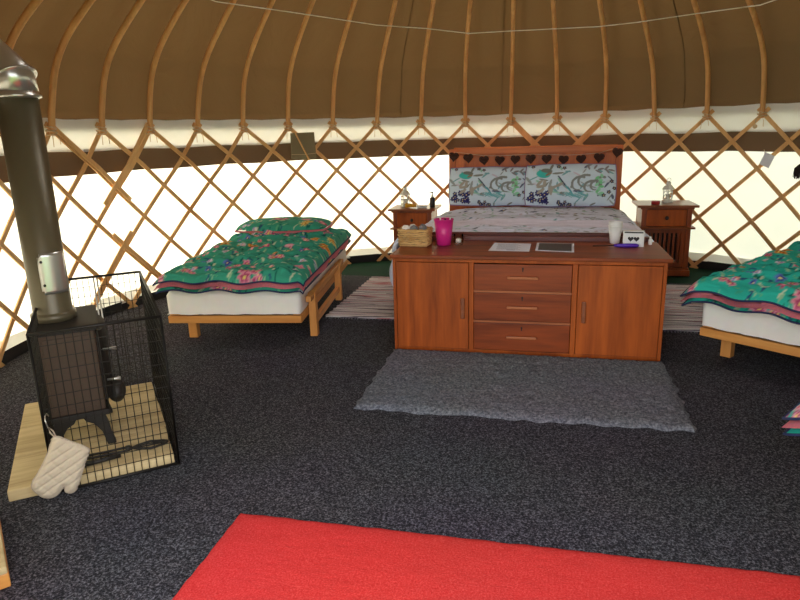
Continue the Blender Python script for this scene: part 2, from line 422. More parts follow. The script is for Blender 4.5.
# ------------------------------------------------------------------ roof poles
where = {
 -1: 'in the upper left corner, above the steel flue elbow', 0: 'next right of the black stove flue',
 1: 'second right of the black stove flue', 2: 'third right of the black stove flue', 3: 'above the blank wall left of the green single bed',
 4: 'above the left edge of the green single bed', 5: 'directly above the khaki fabric flap', 6: 'first right of the khaki fabric flap',
 7: 'above the gap between the left single bed and left nightstand', 8: 'above the left nightstand', 9: 'above the left half of the left bed pillow',
 10: 'just left of the headboard centre', 11: 'above the middle of the right bed pillow', 12: 'above the right end of the headboard',
 13: 'above the red tealight nightstand', 14: 'above the wall right of the right nightstand', 15: 'above the white card tag on the lattice', 16: 'cut off by the upper right corner'}
for i in range(-1, 17):
    a = A0+DA*i; t = thing('roof_pole', 'bent wooden roof pole ' + where[i], 'pole', ring_pt(3.125, a, 1.40), 0, 'bent roof poles under the brown canvas')
    x0, y0, z0 = ring_pt(3.125, a, 1.40)
    jit = random.uniform(-.012, .012)
    bm = bmesh.new(); P = [ring_pt(r, a+jit*min(1, (z-1.4)*1.2), z) for r, z in POLEP]
    P = [(x-x0, y-y0, z-z0) for x, y, z in P]
    tube(bm, P, .0235, 10, rx=.021, up=(cos(a), -sin(a), 0))
    obj('shaft', bm, 'pole', t, True)
    bm = bmesh.new()
    for k in range(4):
        dz = .012+.013*k; tilt = .5*(-1)**k
        ring = []
        for j in range(14):
            b = 2*pi*j/14; lx = .037*cos(b); lr = .034*sin(b)-.012; lz = dz+.5*lx*tilt+random.uniform(-.002, .002)
            ring.append((lx*cos(a)-lr*sin(a)*-1*-1, -lx*sin(a)-lr*cos(a), lz))
        tube(bm, ring, .0042, 5, closed=True)
    for s in (-1, 1):
        tube(bm, [(s*.008*cos(a), -s*.008*sin(a), .02), (s*.03*cos(a)-.02*sin(a), -s*.03*sin(a)-.02*cos(a), -.01-.01*s), (s*.034*cos(a)-.02*sin(a), -.02*cos(a)-s*.034*sin(a), -.05-.03*random.random())], .0018, 4)
    obj('lashing', bm, 'cord', t, True)
# cord strung round the poles
bm = bmesh.new(); cp = []
for idx, r, z in [(0.2, 2.46, 2.44), (2.56, 2.50, 2.375), (4.47, 2.50, 2.375), (6.68, 2.56, 2.325), (7.91, 2.585, 2.305), (8.96, 2.63, 2.262), (9.95, 2.63, 2.268), (11.09, 2.635, 2.262), (11.98, 2.645, 2.252), (12.84, 2.65, 2.255), (14.08, 2.64, 2.262), (15.32, 2.64, 2.25), (16.4, 2.6, 2.3)]:
    cp.append(ring_pt(r-.02, A0+DA*idx, z-.015))
tube(bm, cp, .0046, 5)
k = Vector(cp[5]); bmesh.ops.create_icosphere(bm, subdivisions=1, radius=.011, matrix=Matrix.Translation(k))
tag(obj('cord', bm, 'wcord'), 'thin white cord strung across the bent roof poles', 'cord')

# ------------------------------------------------------------------ things on the lattice
def on_wall(idx, r=3.10): a = A0+DA*idx; return (CX+r*sin(a), CY+r*cos(a), -a)
x, y, rz = on_wall(5.27, 3.10)
t = thing('fabric_flap', 'square khaki fabric flap hung on the lattice under a roof pole', 'flap', (x, y, 1.12), rz)
bm = bmesh.new(); prism(bm, [(-.13, .02), (-.125, .262), (.125, .268), (.135, .01), (.06, 0)], -.012, .0); obj('cloth', bm, 'khaki', t, bevel=.003)
bm = bmesh.new(); tube(bm, [(-.13, -.016, .06), (.0, -.019, .055), (.135, -.016, .065)], .0025, 5); obj('hem_cord', bm, 'cord', t)
bm = bmesh.new(); tube(bm, [(-.08, -.022, .262), (.05, -.022, .0)], .008, 6); obj('stick', bm, 'lath', t)
x, y, rz = on_wall(15.2, 3.115)
tg = bmesh.new(); box(tg, -.045, .045, -.002, .001, -.055, .055, Matrix.Rotation(radians(22), 4, 'Y'))
t = thing('card_tag', 'small tilted white card tag tied to the lattice', 'tag', (x, y, 1.045), rz)
obj('card', tg, 'paper', t)
bm = bmesh.new(); tube(bm, [(-.02, 0, .05), (-.035, 0, .09)], .002, 4); obj('tie', bm, 'cord', t)
x, y, rz = on_wall(15.87, 3.06)
t = thing('bristle_brush', 'dark bristly brush hanging at the right edge of the lattice', 'brush', (x, y, .96), rz); t.scale = (.8, .8, .7)
bm = bmesh.new()
for k in range(150):
    a = random.random()*6.28; q = random.random(); e = Vector((.055*cos(a)*(.5+q*.6), .04*sin(a), -.02-.07*random.random()))
    tube(bm, [(.012*cos(a), .012*sin(a), .09), (e.x, e.y, .04), (e.x*1.15, e.y, e.z)], .0022, 3)
obj('bristles', bm, 'fuzz', t)
bm = bmesh.new(); tube(bm, [(0, 0, .085), (0, 0, .2)], .011, 8); obj('handle', bm, 'iron', t)
x, y, rz = on_wall(14.93, 3.10)
t = thing('wooden_toggle', 'small round wooden toggle below a pole knot at right', 'toggle', (x, y, 1.33), rz)
bm = bmesh.new(); bmesh.ops.create_uvsphere(bm, u_segments=12, v_segments=8, radius=.019); obj('bead', bm, 'cord', t, True)
bm = bmesh.new(); tube(bm, [(0, 0, .015), (0, 0, .07)], .002, 4); obj('string', bm, 'cord', t)

# ------------------------------------------------------------------ rugs
def pile(name, x0, x1, y0, y1, h, mat, label, cat, nx, ny, ang=0, amp=.004, wob=.008):
    t0 = thing
    cx, cy = (x0+x1)/2, (y0+y1)/2; bm = bmesh.new(); T = {}
    for i in range(nx+1):
        for j in range(ny+1):
            u, v = i/nx, j/ny; x = x0-cx+(x1-x0)*u; y = y0-cy+(y1-y0)*v
            e = min(u, 1-u)*(x1-x0), min(v, 1-v)*(y1-y0)
            edge = 1-math.exp(-min(e)/.02)
            if e[0] == 0 or e[1] == 0:
                x += wob*nz(x*14, y*14, 3)*2; y += wob*nz(x*14, y*14, 8)*2
            T[i, j] = bm.verts.new((x, y, .004+h*edge+(amp*nz(x*60, y*60)+amp*nz(x*17, y*17, 5)*1.3)*edge))
    for i in range(nx):
        for j in range(ny): bm.faces.new((T[i, j], T[i+1, j], T[i+1, j+1], T[i, j+1]))
    rim = [T[i, 0] for i in range(nx+1)]+[T[nx, j] for j in range(1, ny+1)]+[T[i, ny] for i in range(nx-1, -1, -1)]+[T[0, j] for j in range(ny-1, 0, -1)]
    low = [bm.verts.new((v.co.x, v.co.y, 0)) for v in rim]; n = len(rim)
    for k in range(n): bm.faces.new((rim[k], low[k], low[(k+1) % n], rim[(k+1) % n]))
    o = obj(name, bm, mat, None, True, (cx, cy, .0135), ang)
    return tag(o, label, cat)
pile('shag_rug', -.91, .70, 2.84, 3.74, .022, 'grey', 'grey shaggy rug in front of the wooden sideboard', 'rug', 170, 96, 0, .006, .012)
pile('carpet_runner', -1.055, .79, 1.02, 1.878, .008, 'red', 'bright red carpet in the foreground by the doorway', 'carpet', 150, 150, 0, .0012, .004)
def rag_rug(x0, x1, y0, y1, label):
    t = thing('rag_rug', label, 'rug', ((x0+x1)/2, (y0+y1)/2, .0135), 0, 'striped rag rugs beside the double bed')
    w, l = (x1-x0)/2, (y1-y0)/2; bm = bmesh.new(); T = {}
    for i in range(25):
        for j in range(81):
            x = -w+2*w*i/24; y = -l+2*l*j/80; ex = .008*sin(y*70) if i in (0, 24) else 0
            T[i, j] = bm.verts.new((x+ex, y, .008+.002*sin(y*160)))
    for i in range(24):
        for j in range(80): bm.faces.new((T[i, j], T[i+1, j], T[i+1, j+1], T[i, j+1]))
    o = obj('weave', bm, 'rag', t, True); m = o.modifiers.new('s', 'SOLIDIFY'); m.thickness = .006
    bm = bmesh.new()
    bm.free()
    for s in (-1, 1):
        bm = bmesh.new()
        for k in range(30):
            x = -w+2*w*(k+.5)/30; tube(bm, [(x, s*l, .005), (x+random.uniform(-.01, .01), s*(l+.02), .004)], .003, 4)
        obj('fringe', bm, 'gstone', t)
rag_rug(-1.60, -.93, 4.40, 5.76, 'striped rag rug left of the double bed behind the basket end')
rag_rug(.70, 1.32, 4.38, 5.72, 'striped rag rug right of the double bed under the right nightstand side')

# ------------------------------------------------------------------ sideboard
sb = thing('sideboard', 'long reddish wooden sideboard with three drawers between two doors', 'sideboard', (-.111, 3.766, .0135))
X0, X1, YB, H = -.80, .80, .55, .618
bm = bmesh.new()
box(bm, X0, X0+.02, 0, YB, .0, H-.022); box(bm, X1-.02, X1, 0, YB, 0, H-.022); box(bm, X0+.02, X1-.02, YB-.015, YB, .0, H-.022)
box(bm, X0+.02, X1-.02, .004, YB-.015, 0, .022); box(bm, X0+.02, X1-.02, .0, YB-.015, H-.045, H-.022)
box(bm, -.325, -.297, .0, YB-.015, .022, H-.045); box(bm, .281, .311, .0, YB-.015, .022, H-.045)
obj('carcass', bm, 'cab', sb, bevel=.002)
obj('top_board', bx(X0-.012, X1+.022, -.028, YB+.005, H-.021, H), 'cabx', sb, bevel=.004)
obj('back_rail', bx(X0+.05, X1-.05, YB-.02, YB, H+.0005, H+.035), 'foot', sb, bevel=.003)
dl = obj('door', bx(X0+.023, -.328, -.003, .017, .025, H-.048), 'cab', sb, bevel=.002)
dr = obj('door', bx(.314, X1-.023, -.003, .017, .025, H-.048), 'cab', sb, bevel=.002)
for xx, d in ((-.362, dl), (.352, dr)):
    bm = bmesh.new(); box(bm, xx-.012, xx+.012, -.026, -.014, .225, .355); box(bm, xx-.006, xx+.006, -.015, -.0025, .24, .255); box(bm, xx-.006, xx+.006, -.015, -.0025, .325, .34)
    obj('handle', bm, 'handle', d, bevel=.004)
for z0, z1 in ((.405, .567), (.217, .389), (.028, .2)):
    d = obj('drawer', bx(-.294, .278, -.004, .2, z0, z1), 'cabx', sb, bevel=.002)
    zc = z0+(z1-z0)*.52
    bm = bmesh.new(); box(bm, -.095, .085, -.03, -.017, zc-.008, zc+.008); box(bm, -.08, -.06, -.018, -.0035, zc-.005, zc+.005); box(bm, .05, .07, -.018, -.0035, zc-.005, zc+.005)
    obj('handle', bm, 'cabl', d, bevel=.004)
    bm = bmesh.new(); tube(bm, [(-.005, -.0045, z1-.024), (-.005, -.0065, z1-.024)], .006, 8); box(bm, -.008, -.002, -.0065, -.0045, z1-.042, z1-.026)
    obj('keyhole', bm, 'dark', d)
for z in (.397, .2085): obj('drawer_rail', bx(-.297, .281, -.001, .012, z-.0065, z+.0065), 'cabl', sb)
TOP = .0135+H

# ------------------------------------------------------------------ things on the sideboard
def rect_ring(w, d, z, r=.02, n=5):
    pts = []
    for cx, cy, a0 in ((w-r, d-r, 0), (-w+r, d-r, pi/2), (-w+r, -d+r, pi), (w-r, -d+r, 3*pi/2)):
        for k in range(n+1): a = a0+pi/2*k/n; pts.append((cx+r*cos(a), cy+r*sin(a), z))
    return pts
t = thing('wicker_basket', 'oblong woven wicker basket on the left end of the sideboard', 'basket', (-.832, 4.10, TOP), radians(-3))
bm = bmesh.new()
for row in range(9):
    z = .0105+row*.0115; s = 1+.06*row/8
    R = []
    base = rect_ring(.096*s, .066*s, z, .025, 4); dense = []
    for a, b in zip(base, base[1:]+base[:1]):
        L = max(1, int((Vector(b)-Vector(a)).length/.009))
        for k in range(L): dense.append(Vector(a).lerp(Vector(b), k/L))
    for k, p in enumerate(dense):
        nrm = Vector((p.x/.096, p.y/.066, 0)).normalized(); R.append(p+nrm*.004*sin(k*1.15+pi*row)+Vector((0, 0, .0015*sin(k*.7+row))))
    tube(bm, R, .0062, 6, closed=True)
obj('woven_side', bm, 'wicker', t, True)
obj('base', bx(-.092, .092, -.062, .062, .001, .006), 'wicker', t)
bm = bmesh.new()
for o_ in (0, pi):
    base = rect_ring(.103, .072, .108, .025, 4); dense = []
    for a, b in zip(base, base[1:]+base[:1]):
        L = max(1, int((Vector(b)-Vector(a)).length/.01))
        for k in range(L): dense.append(Vector(a).lerp(Vector(b), k/L))
    tube(bm, [p+Vector((0, 0, .004*sin(k*.8+o_))) for k, p in enumerate(dense)], .005, 6, closed=True)
obj('braided_rim', bm, 'wicker', t, True)
for k, (x, y, r, mt, lb) in enumerate([(-.890, 4.085, .033, 'white', 'plump white bundle at the left end of the wicker basket'), (-.835, 4.075, .030, 'gstone', 'rolled grey patterned cloth in the middle of the wicker basket'),
                         (-.776, 4.075, .029, 'gstone', 'rolled grey patterned cloth at the right end of the wicker basket, front one'), (-.785, 4.137, .030, 'gstone', 'rolled grey patterned cloth at the right end of the wicker basket, rear one'), (-.855, 4.14, .03, 'white', 'white bundle at the back of the wicker basket')]):
    tt = thing('cloth_roll', lb, 'cloth', (x, y, TOP+.009), .4*k, 'bundles inside the wicker basket')
    bm = bmesh.new(); n_ = 16
    for i_ in range(1): lathe(bm, [(.004, .0), (r*.7, .004), (r, .03), (r*.96, .085), (r*.8, .112), (r*.45, .125), (.003, .127)], 18)
    for v in bm.verts: v.co += v.co.normalized()*.004*nz(v.co.x*60+k, v.co.y*60, v.co.z*60)
    obj('roll', bm, mt, tt, True)
    bm = bmesh.new(); tube(bm, [(r*1.0*cos(2*pi*j/16), r*1.0*sin(2*pi*j/16), .06) for j in range(16)], .0025, 5, closed=True); obj('band', bm, 'cord', tt)
def cup(name, label, cat, loc, r0, r1, h, mat, th=.002, rim=.003, pn='body'):
    t = thing(name, label, cat, loc); bm = bmesh.new()
    lathe(bm, [(r0*.9, 0), (r0, .002), (r1, h), (r1-th, h), (r0-th, .006), (.001, .006)], 32); obj(pn, bm, mat, t, True)
    bm = bmesh.new(); tube(bm, [(r1*cos(2*pi*j/32), r1*sin(2*pi*j/32), h) for j in range(32)], rim, 6, closed=True); obj('rim', bm, mat, t, True)
    return t
cup('tumbler', 'bright pink plastic tumbler beside the wicker basket', 'tumbler', (-.645, 4.13, TOP), .046, .064, .168, 'magenta', rim=.0035)
for k, (dx, dy, m) in enumerate([(-.02, .02, 'white'), (.01, -.02, 'bblack'), (.03, .015, 'cup')]):
    bm = bmesh.new(); tube(bm, [(dx*.6, dy*.6, .02), (dx*1.4, dy*1.4, .178)], .005, 8)
    o = obj('pen', bm, m, None, True, (-.645, 4.13, TOP)); tag(o, ['white pen at the left inside the pink tumbler', 'black pen at the front inside the pink tumbler', 'white pen at the right inside the pink tumbler'][k], 'pen', 'pens inside the pink tumbler')
t = thing('glass_candle_holder', 'small clear glass holding a white candle beside the pink tumbler', 'glass', (-.55, 4.15, TOP))
bm = bmesh.new(); lathe(bm, [(.001, 0), (.028, .0), (.032, .01), (.032, .07), (.0305, .07), (.0305, .012), (.001, .008)], 28, caps=False); obj('glass', bm, 'glass', t, True)
bm = bmesh.new(); lathe(bm, [(.019, .012), (.02, .03), (.012, .036)], 20); c_ = obj('candle', bm, 'wax', t, True)
bm = bmesh.new(); tube(bm, [(0, 0, .034), (.001, 0, .043)], .001, 4); obj('wick', bm, 'dark', c_)
def sheet4(name, P, z, th, mat, parent, inset=0):
    c = (sum(p[0] for p in P)/4, sum(p[1] for p in P)/4); Q = [(c[0]+(p[0]-c[0])*(1-inset), c[1]+(p[1]-c[1])*(1-inset*1.0)) for p in P]
    bm = bmesh.new(); prism(bm, Q, z, z+th, 'z'); return obj(name, bm, mat, parent)
t = thing('information_sheet', 'white printed sheet lying left of centre on the sideboard', 'paper', (-.205, 4.06, TOP))
P = [(-.13, -.13), (.12, -.14), (.125, .14), (-.112, .155)]
sheet4('page', P, .0003, .0015, 'paper', t)
bm = bmesh.new()
for k in range(9):
    y = .11-.024*k; box(bm, -.085, .03+.05*((k*7) % 3)/3, y, y+.004, .0018, .0022)
box(bm, -.02, .03, -.11, -.1, .0018, .0022)
obj('printed_lines', bm, 'ink', t)
t = thing('framed_photo_card', 'dark picture card with white border lying on the sideboard', 'card', (.072, 4.07, TOP))
P = [(-.122, -.118), (.108, -.16), (.12, .15), (-.115, .165)]
sheet4('card_border', P, .0003, .0018, 'paper', t); sheet4('picture', P, .0022, .0005, 'photo', t, .13)
cup('paper_cup', 'white paper cup beside the white heart card box', 'cup', (.445, 4.26, TOP), .029, .044, .115, 'cup', pn='cup_wall')
bm = bmesh.new(); lathe(bm, [(.029, .012), (.0435, .128), (.0415, .128), (.027, .02), (.001, .02)], 28); 
o = obj('paper_cup', bm, 'cup', None, True, (.445, 4.26, TOP+.01)); tag(o, 'second white paper cup nested inside the first, its rim on top', 'cup')
t = thing('heart_box', 'small white card box with two dark hearts near the sideboard end', 'box', (.545, 4.155, TOP), radians(-6))
obj('carton', bx(-.062, .062, -.03, .03, .0005, .098), 'cup', t, bevel=.003)
def heart(s):
    P = []
    for k in range(28):
        a = 2*pi*k/28; P.append((s*16*sin(a)**3/16, s*(13*cos(a)-5*cos(2*a)-2*cos(3*a)-cos(4*a))/16))
    return P
for dx in (-.017, .017):
    bm = bmesh.new(); prism(bm, [(a+dx, b+.05) for a, b in heart(.017)], -.0315, -.0304); obj('heart_mark', bm, 'dark', t)
obj('lid_edge', bx(-.055, .055, -.0312, -.0304, .086, .094), 'dark', t)
t = thing('gas_lighter', 'purple handled long lighter lying in front of the paper cup', 'lighter', (.5, 4.1, TOP+.013), radians(4))
bm = bmesh.new(); tube(bm, [(-.075, 0, 0), (-.05, 0, 0), (0, 0, 0), (.055, 0, 0), (.072, 0, 0)], [.006, .011, .013, .012, .007], 12); obj('handle', bm, 'purple', t, True)
bm = bmesh.new(); tube(bm, [(-.2, .01, -.004), (-.07, 0, 0)], .0035, 8); obj('stem', bm, 'iron', t, True)
t = thing('small_bottle', 'tiny white bottle at the right rear corner of the sideboard', 'bottle', (.655, 4.22, TOP))
bm = bmesh.new(); lathe(bm, [(.011, 0), (.012, .003), (.012, .03), (.006, .036)], 16); obj('body', bm, 'cup', t, True)
bm = bmesh.new(); lathe(bm, [(.0065, .036), (.0065, .05), (.003, .052)], 12); obj('cap', bm, 'cup', t, True)

# ------------------------------------------------------------------ double bed
bed = thing('double_bed', 'large wooden double bed with panelled headboard behind the sideboard', 'bed', (-.11, 4.36, .0135))
bm = bmesh.new()
L_ = 2.0
for s in (-1, 1):
    x = s*.79; box(bm, min(x, x+s*.0)-.035, x+.035, L_-.035, L_+.04, 0, 1.175)
obj('headboard_post', bx(-.82, -.755, L_-.03, L_+.035, 0, 1.175), 'headz', bed, bevel=.004)
obj('headboard_post', bx(.735, .80, L_-.03, L_+.035, 0, 1.185), 'headz', bed, bevel=.004)
bm.free()
bm = bmesh.new(); box(bm, -.755, .735, L_-.035, L_+.03, 1.125, 1.185); box(bm, -.77, .75, L_-.045, L_+.035, 1.172, 1.19)
obj('top_rail', bm, 'head', bed, bevel=.004)
bm = bmesh.new()
for k in range(12):
    x = -.75+k*.1235; box(bm, x, x+.1236, L_-.0+.003*(k % 2), L_+.02, .4, 1.13)
box(bm, -.755, -.665, L_-.02, L_, .4, 1.12); box(bm, .645, .735, L_-.02, L_, .4, 1.12); box(bm, -.665, .645, L_-.015, L_, .93, 1.0)
obj('panel', bm, 'headz', bed, bevel=.002)
obj('footboard', bx(-.76, .73, .0, .035, .1, .665), 'foot', bed, bevel=.006)
for x in (-.80, .735): obj('foot_post', bx(x, x+.05, -.005, .045, 0, .64), 'foot', bed, bevel=.004)
for x in (-.79, .745): obj('side_rail', bx(x, x+.03, .045, L_-.03, .25, .38), 'head', bed)
slab('mattress', 20, 20, lambda s, t: (-.75+1.48*s, .05+1.9*t, .44+.17*min(1, (min(s, 1-s, t, 1-t)*14))**.5), lambda s, t: (-.75+1.48*s, .05+1.9*t, .38), 'white', bed)
# duvet over it
DUV = bluegrey_print(2.6, 2.1, 620, (226, 232, 250))
for _ in range(70): DUV.flower(random.uniform(0, 2.6), random.uniform(0, 2.1), random.uniform(.015, .03), random.choice([(44, 44, 92), (70, 80, 110), (110, 60, 120), (90, 180, 178)]), (90, 96, 150), 6)
for q in range(26): DUV.flower(1.95+random.uniform(-.09, .09), .24+random.uniform(-.05, .05), .022, (44, 48, 130), (80, 84, 170), 5)
for q in range(22): DUV.flower(1.75+random.uniform(-.28, .28), 1.22+random.uniform(-.02, .03), .018, (44, 46, 90), (80, 84, 130), 5)
def duv_extra(X, Y, C):
    m = np.clip(1-abs(Y-.58)/.20, 0, 1)[:, None]; m = np.clip(m*2.6, 0, 1)*.9
    C = C*(1-m)+srgb((236, 232, 248))*m
    return C
nx, ny = 210, 170; bm = bmesh.new(); G = {}; UX = []; UY = []
def duvet_pt(s, t):
    # s across (0..1) arc length 2.6 m, t along
    L = 2.6; q = (s-.5)*L; y = 4.412+1.80*t
    hw = .74+.0*t; hl = .84-.1*t
    side = hw if q > 0 else hl; a = abs(q); sg = 1 if q > 0 else -1
    fold = .012*nz(q*3, y*9)+.010*nz(q*9, y*14, 2)+.018*nz(q*1.3, y*3, 7)
    ridge = .014*math.exp(-((t-.36+.02*sin(q*4))/.018)**2)-.012*math.exp(-((t-.41+.015*sin(q*5))/.02)**2)
    top = .673+fold+ridge*(a < side)-.02*t
    r = .12
    if a <= side: x, z = sg*a, top-.03*(a/side)**4
    else:
        b = a-side; zt = top-.03
        if b < r*1.57: th = b/r; x, z = sg*(side+r*sin(th)), zt-r*(1-cos(th))
        else: d = b-r*1.57; x, z = sg*(side+r+.05*sin(min(1, d/.3)*pi)+.025*sin(y*11)+.02*nz(y*5, d*4)), zt-r-d
    z = max(z, .11+.02*nz(y*4, q))
    return (-.11+x, y, z)
for i in range(nx+1):
    for j in range(ny+1):
        s, t = i/nx, j/ny; G[i, j] = bm.verts.new(duvet_pt(s, t)); UX.append(s*2.6); UY.append(t*2.0)
for i in range(nx):
    for j in range(ny): bm.faces.new((G[i, j], G[i+1, j], G[i+1, j+1], G[i, j+1]))
o = obj('duvet', bm, 'attr', None, True); colour(o.data, UX, UY, DUV, duv_extra)
tag(o, 'pale blue floral duvet spread over the double bed', 'duvet')
m = o.modifiers.new('s', 'SOLIDIFY'); m.thickness = .03; m.offset = -1
def bedpillow(x, y, z, w, h, label, rz):
    t = thing('pillow', label, 'pillow', (x, y, z), rz, 'floral pillows against the headboard')
    tilt = radians(74)
    def f(sgn):
        def g(s, q):
            a, b = 2*s-1, 2*q-1
            k = (max(0, 1-abs(a)**2.6)*max(0, 1-abs(b)**2.6))**.55
            X = a*w/2*(1-.03*(b*b)); Y = b*h/2*(1-.05*(a*a))+.006*nz(a*3, b*3, x)
            Z = sgn*(.085*k+.008*k*nz(a*4+x, b*4))
            return (X, -Z*sin(tilt)+Y*cos(tilt), Z*cos(tilt)+(Y+h/2)*sin(tilt))
        return g
    o = slab('cushion', 150, 90, f(1), f(-1), 'attr', t, PIL, lambda s, q: (s*.76, q*.42))
    rim = []
    for k in range(100):
        c = k/100*4; e = int(c); q = c-e; s_, q_ = [(q, 0), (1, q), (1-q, 1), (0, 1-q)][e]; rim.append(f(1)(s_, q_))
    bm = bmesh.new(); tube(bm, rim, .006, 6, closed=True); obj('edge_seam', bm, 'attrseam', t, True)
M['attrseam'] = plain('pillow_seam', (140, 116, 158), .9)
bedpillow(-.515, 6.10, .672, .76, .365, 'floral pillow at the left of the headboard', radians(1.5))
bedpillow(.215, 6.03, .672, .80, .385, 'floral pillow at the right of the headboard, slightly overlapping', radians(-1.5))
# garland of hearts
g = thing('heart_garland', 'garland of brown wicker hearts hung along the headboard rail', 'garland', (-.11, 6.30, 1.14))
hx = [-.762, -.625, -.475, -.325, -.178, -.035, .112, .268, .425, .585, .742]
hz = [-.012, -.03, -.052, -.055, -.05, -.046, -.05, -.06, -.057, -.046, -.0]
bm = bmesh.new(); P = []
for a, b in zip(hx, hz): P.append((a, -.018, b+.036))
tube(bm, P, .0022, 5); obj('string', bm, 'cord', g)
for k, (a, b) in enumerate(zip(hx, hz)):
    o = bmesh.new(); rot = random.uniform(-.15, .15); sc_ = .040+.003*random.random()
    for loop in ((1, .007), (.72, .006), (.42, .006)):
        H_ = [(p*cos(rot)-q*sin(rot), 0, p*sin(rot)+q*cos(rot)) for p, q in heart(sc_*loop[0])]
        tube(o, H_, loop[1], 6, closed=True)
    prism(o, [(p*cos(rot)-q*sin(rot), p*sin(rot)+q*cos(rot)) for p, q in heart(sc_*.85)], -.003, .003)
    obj('heart', o, 'heart', g, True, (a, -.022 if abs(a) < .7 else -.048, b-.005))

# ------------------------------------------------------------------ nightstands
def nightstand(x, y, label, sc=(1, 1, 1), rz=0):
    t = thing('nightstand', label, 'nightstand', (x, y, .0135), rz, 'nightstands either side of the double bed'); t.scale = sc; w, d = .23, .19
    for sx in (-1, 1):
        for sy in (-1, 1): obj('post', bx(sx*w-.022*(sx > 0)*2, sx*w+.022*(sx < 0)*2, sy*d-.044*(sy > 0), sy*d+.044*(sy < 0), .05, .63), 'ns', t, bevel=.003)

    obj('top_board', bx(-w-.05, w+.05, -d-.045, d+.02, .63, .652), 'nst', t, bevel=.005)
    obj('cornice', bx(-w-.015, w+.015, -d-.015, d+.005, .612, .6299), 'ns', t, bevel=.004)
    obj('ledge', bx(-w-.035, w+.035, -d-.03, d+.005, .435, .453), 'nst', t, bevel=.005)
    b_ = bmesh.new(); box(b_, -w-.02, w+.02, -d-.02, d+.01, 0, .055); box(b_, -w-.01, w+.01, -d-.01, d+.005, .0551, .075); obj('base', b_, 'ns', t, bevel=.005)
    dr = obj('drawer', bx(-w+.046, w-.046, -d+.004, d-.05, .457, .608), 'cab', t, bevel=.003)
    b_ = bmesh.new(); k = Matrix.Translation((0, -d-.006, .535)) @ Matrix.Rotation(pi/2, 4, 'X'); lathe(b_, [(.006, -.012), (.006, 0), (.017, .008), (.018, .014), (.01, .02)], 16)
    for v in b_.verts: v.co = k @ v.co
    obj('knob', b_, 'dark', dr, True)
    b_ = bmesh.new(); zz = (.08, .43)
    box(b_, -w+.046, -w+.085, -d+.004, -d+.022, *zz); box(b_, w-.085, w-.046, -d+.004, -d+.022, *zz)
    box(b_, -w+.085, w-.085, -d+.004, -d+.022, .395, .43); box(b_, -w+.085, w-.085, -d+.004, -d+.022, .08, .12)
    n = 7; ww = 2*(w-.085)
    for i in range(n):
        xx = -w+.085+ww*(i+.5)/n; box(b_, xx-.011, xx+.011, -d+.007, -d+.019, .12, .395)
    obj('slatted_door', b_, 'ns', t, bevel=.002)
    for s in (-1, 1):
        b_ = bmesh.new()
        for z0, z1 in ((.08, .12), (.4, .434), (.454, .61)): box(b_, s*w-.012 if s > 0 else s*w+.002, s*w-.002 if s > 0 else s*w+.012, -d+.044, d-.044, z0, z1)
        for i in range(6):
            yy = -d+.06+(2*d-.12)*(i+.5)/6; box(b_, s*w-.01 if s > 0 else s*w+.003, s*w-.003 if s > 0 else s*w+.01, yy-.012, yy+.012, .12, .4)
        obj('slatted_side', b_, 'ns', t)
    obj('back_panel', bx(-w+.044, w-.044, d-.012, d-.002, .08, .62), 'dark', t)
    return t
nightstand(1.08, 6.345, 'reddish wooden nightstand with slatted door right of the double bed', (.93, 1, 1))
nightstand(-1.275, 6.33, 'reddish wooden nightstand left of the double bed', (.84, .95, .95))
NT = .0135+.652
def lantern(x, y, label, NT=NT, s=1.0):
    t = thing('candle_lantern', label, 'lantern', (x, y, NT), .3, 'white lanterns on the nightstands'); r = .046*s
    b_ = bmesh.new(); lathe(b_, [(r*1.15, 0), (r*1.2, .006), (r*1.15, .012), (r*.95, .024), (r*.98, .03)], 6); obj('base', b_, 'lantern', t)
    b_ = bmesh.new()
    for k in range(6):
        a = pi/3*k; tube(b_, [(r*.95*cos(a), r*.95*sin(a), .028), (r*.95*cos(a), r*.95*sin(a), .12*s)], .0035, 5)
        a2 = a+pi/3; m_ = (a+a2)/2
        tube(b_, [(r*.93*cos(a), r*.93*sin(a), .05), (r*.8*cos(m_), r*.8*sin(m_), .075), (r*.93*cos(a2), r*.93*sin(a2), .05)], .0022, 4)
        tube(b_, [(r*.93*cos(a), r*.93*sin(a), .085), (r*.8*cos(m_), r*.8*sin(m_), .108), (r*.93*cos(a2), r*.93*sin(a2), .085)], .0022, 4)
    obj('frame', b_, 'lantern', t)
    b_ = bmesh.new(); lathe(b_, [(r*.84, .026), (r*.84, .118*s)], 6, caps=False); o = obj('glass', b_, 'glass', t); mm = o.modifiers.new('s', 'SOLIDIFY'); mm.thickness = .0015
    b_ = bmesh.new(); lathe(b_, [(r*1.15, .118*s), (r*1.12, .125*s), (r*.8, .148*s), (r*.4, .165*s), (r*.42, .17*s), (r*.5, .178*s), (r*.25, .19*s), (.002, .196*s)], 12); obj('domed_lid', b_, 'lantern', t, True)
    b_ = bmesh.new(); tube(b_, [(.018*cos(a_*pi/8), 0, .205*s+.018*sin(a_*pi/8)) for a_ in range(16)], .0025, 6, closed=True); obj('ring_handle', b_, 'lantern', t, True)
    b_ = bmesh.new(); lathe(b_, [(.018, .028), (.018, .075), (.004, .078)], 14); obj('candle', b_, 'wax', t, True)
lantern(1.115, 6.38, 'white metal candle lantern on the right nightstand')
NL = .0135+.652*.95
lantern(-1.385, 6.36, 'white metal candle lantern on the left nightstand', NL)
t = thing('tealight', 'small red tealight on the right nightstand', 'tealight', (.985, 6.21, NT))
bm = bmesh.new(); lathe(bm, [(.036, 0), (.038, .028), (.034, .028), (.033, .022), (.001, .022)], 20); obj('cup', bm, 'redwax', t, True)
bm = bmesh.new(); lathe(bm, [(.03, .0225), (.028, .026)], 18); obj('wax', bm, 'pink', t, True)
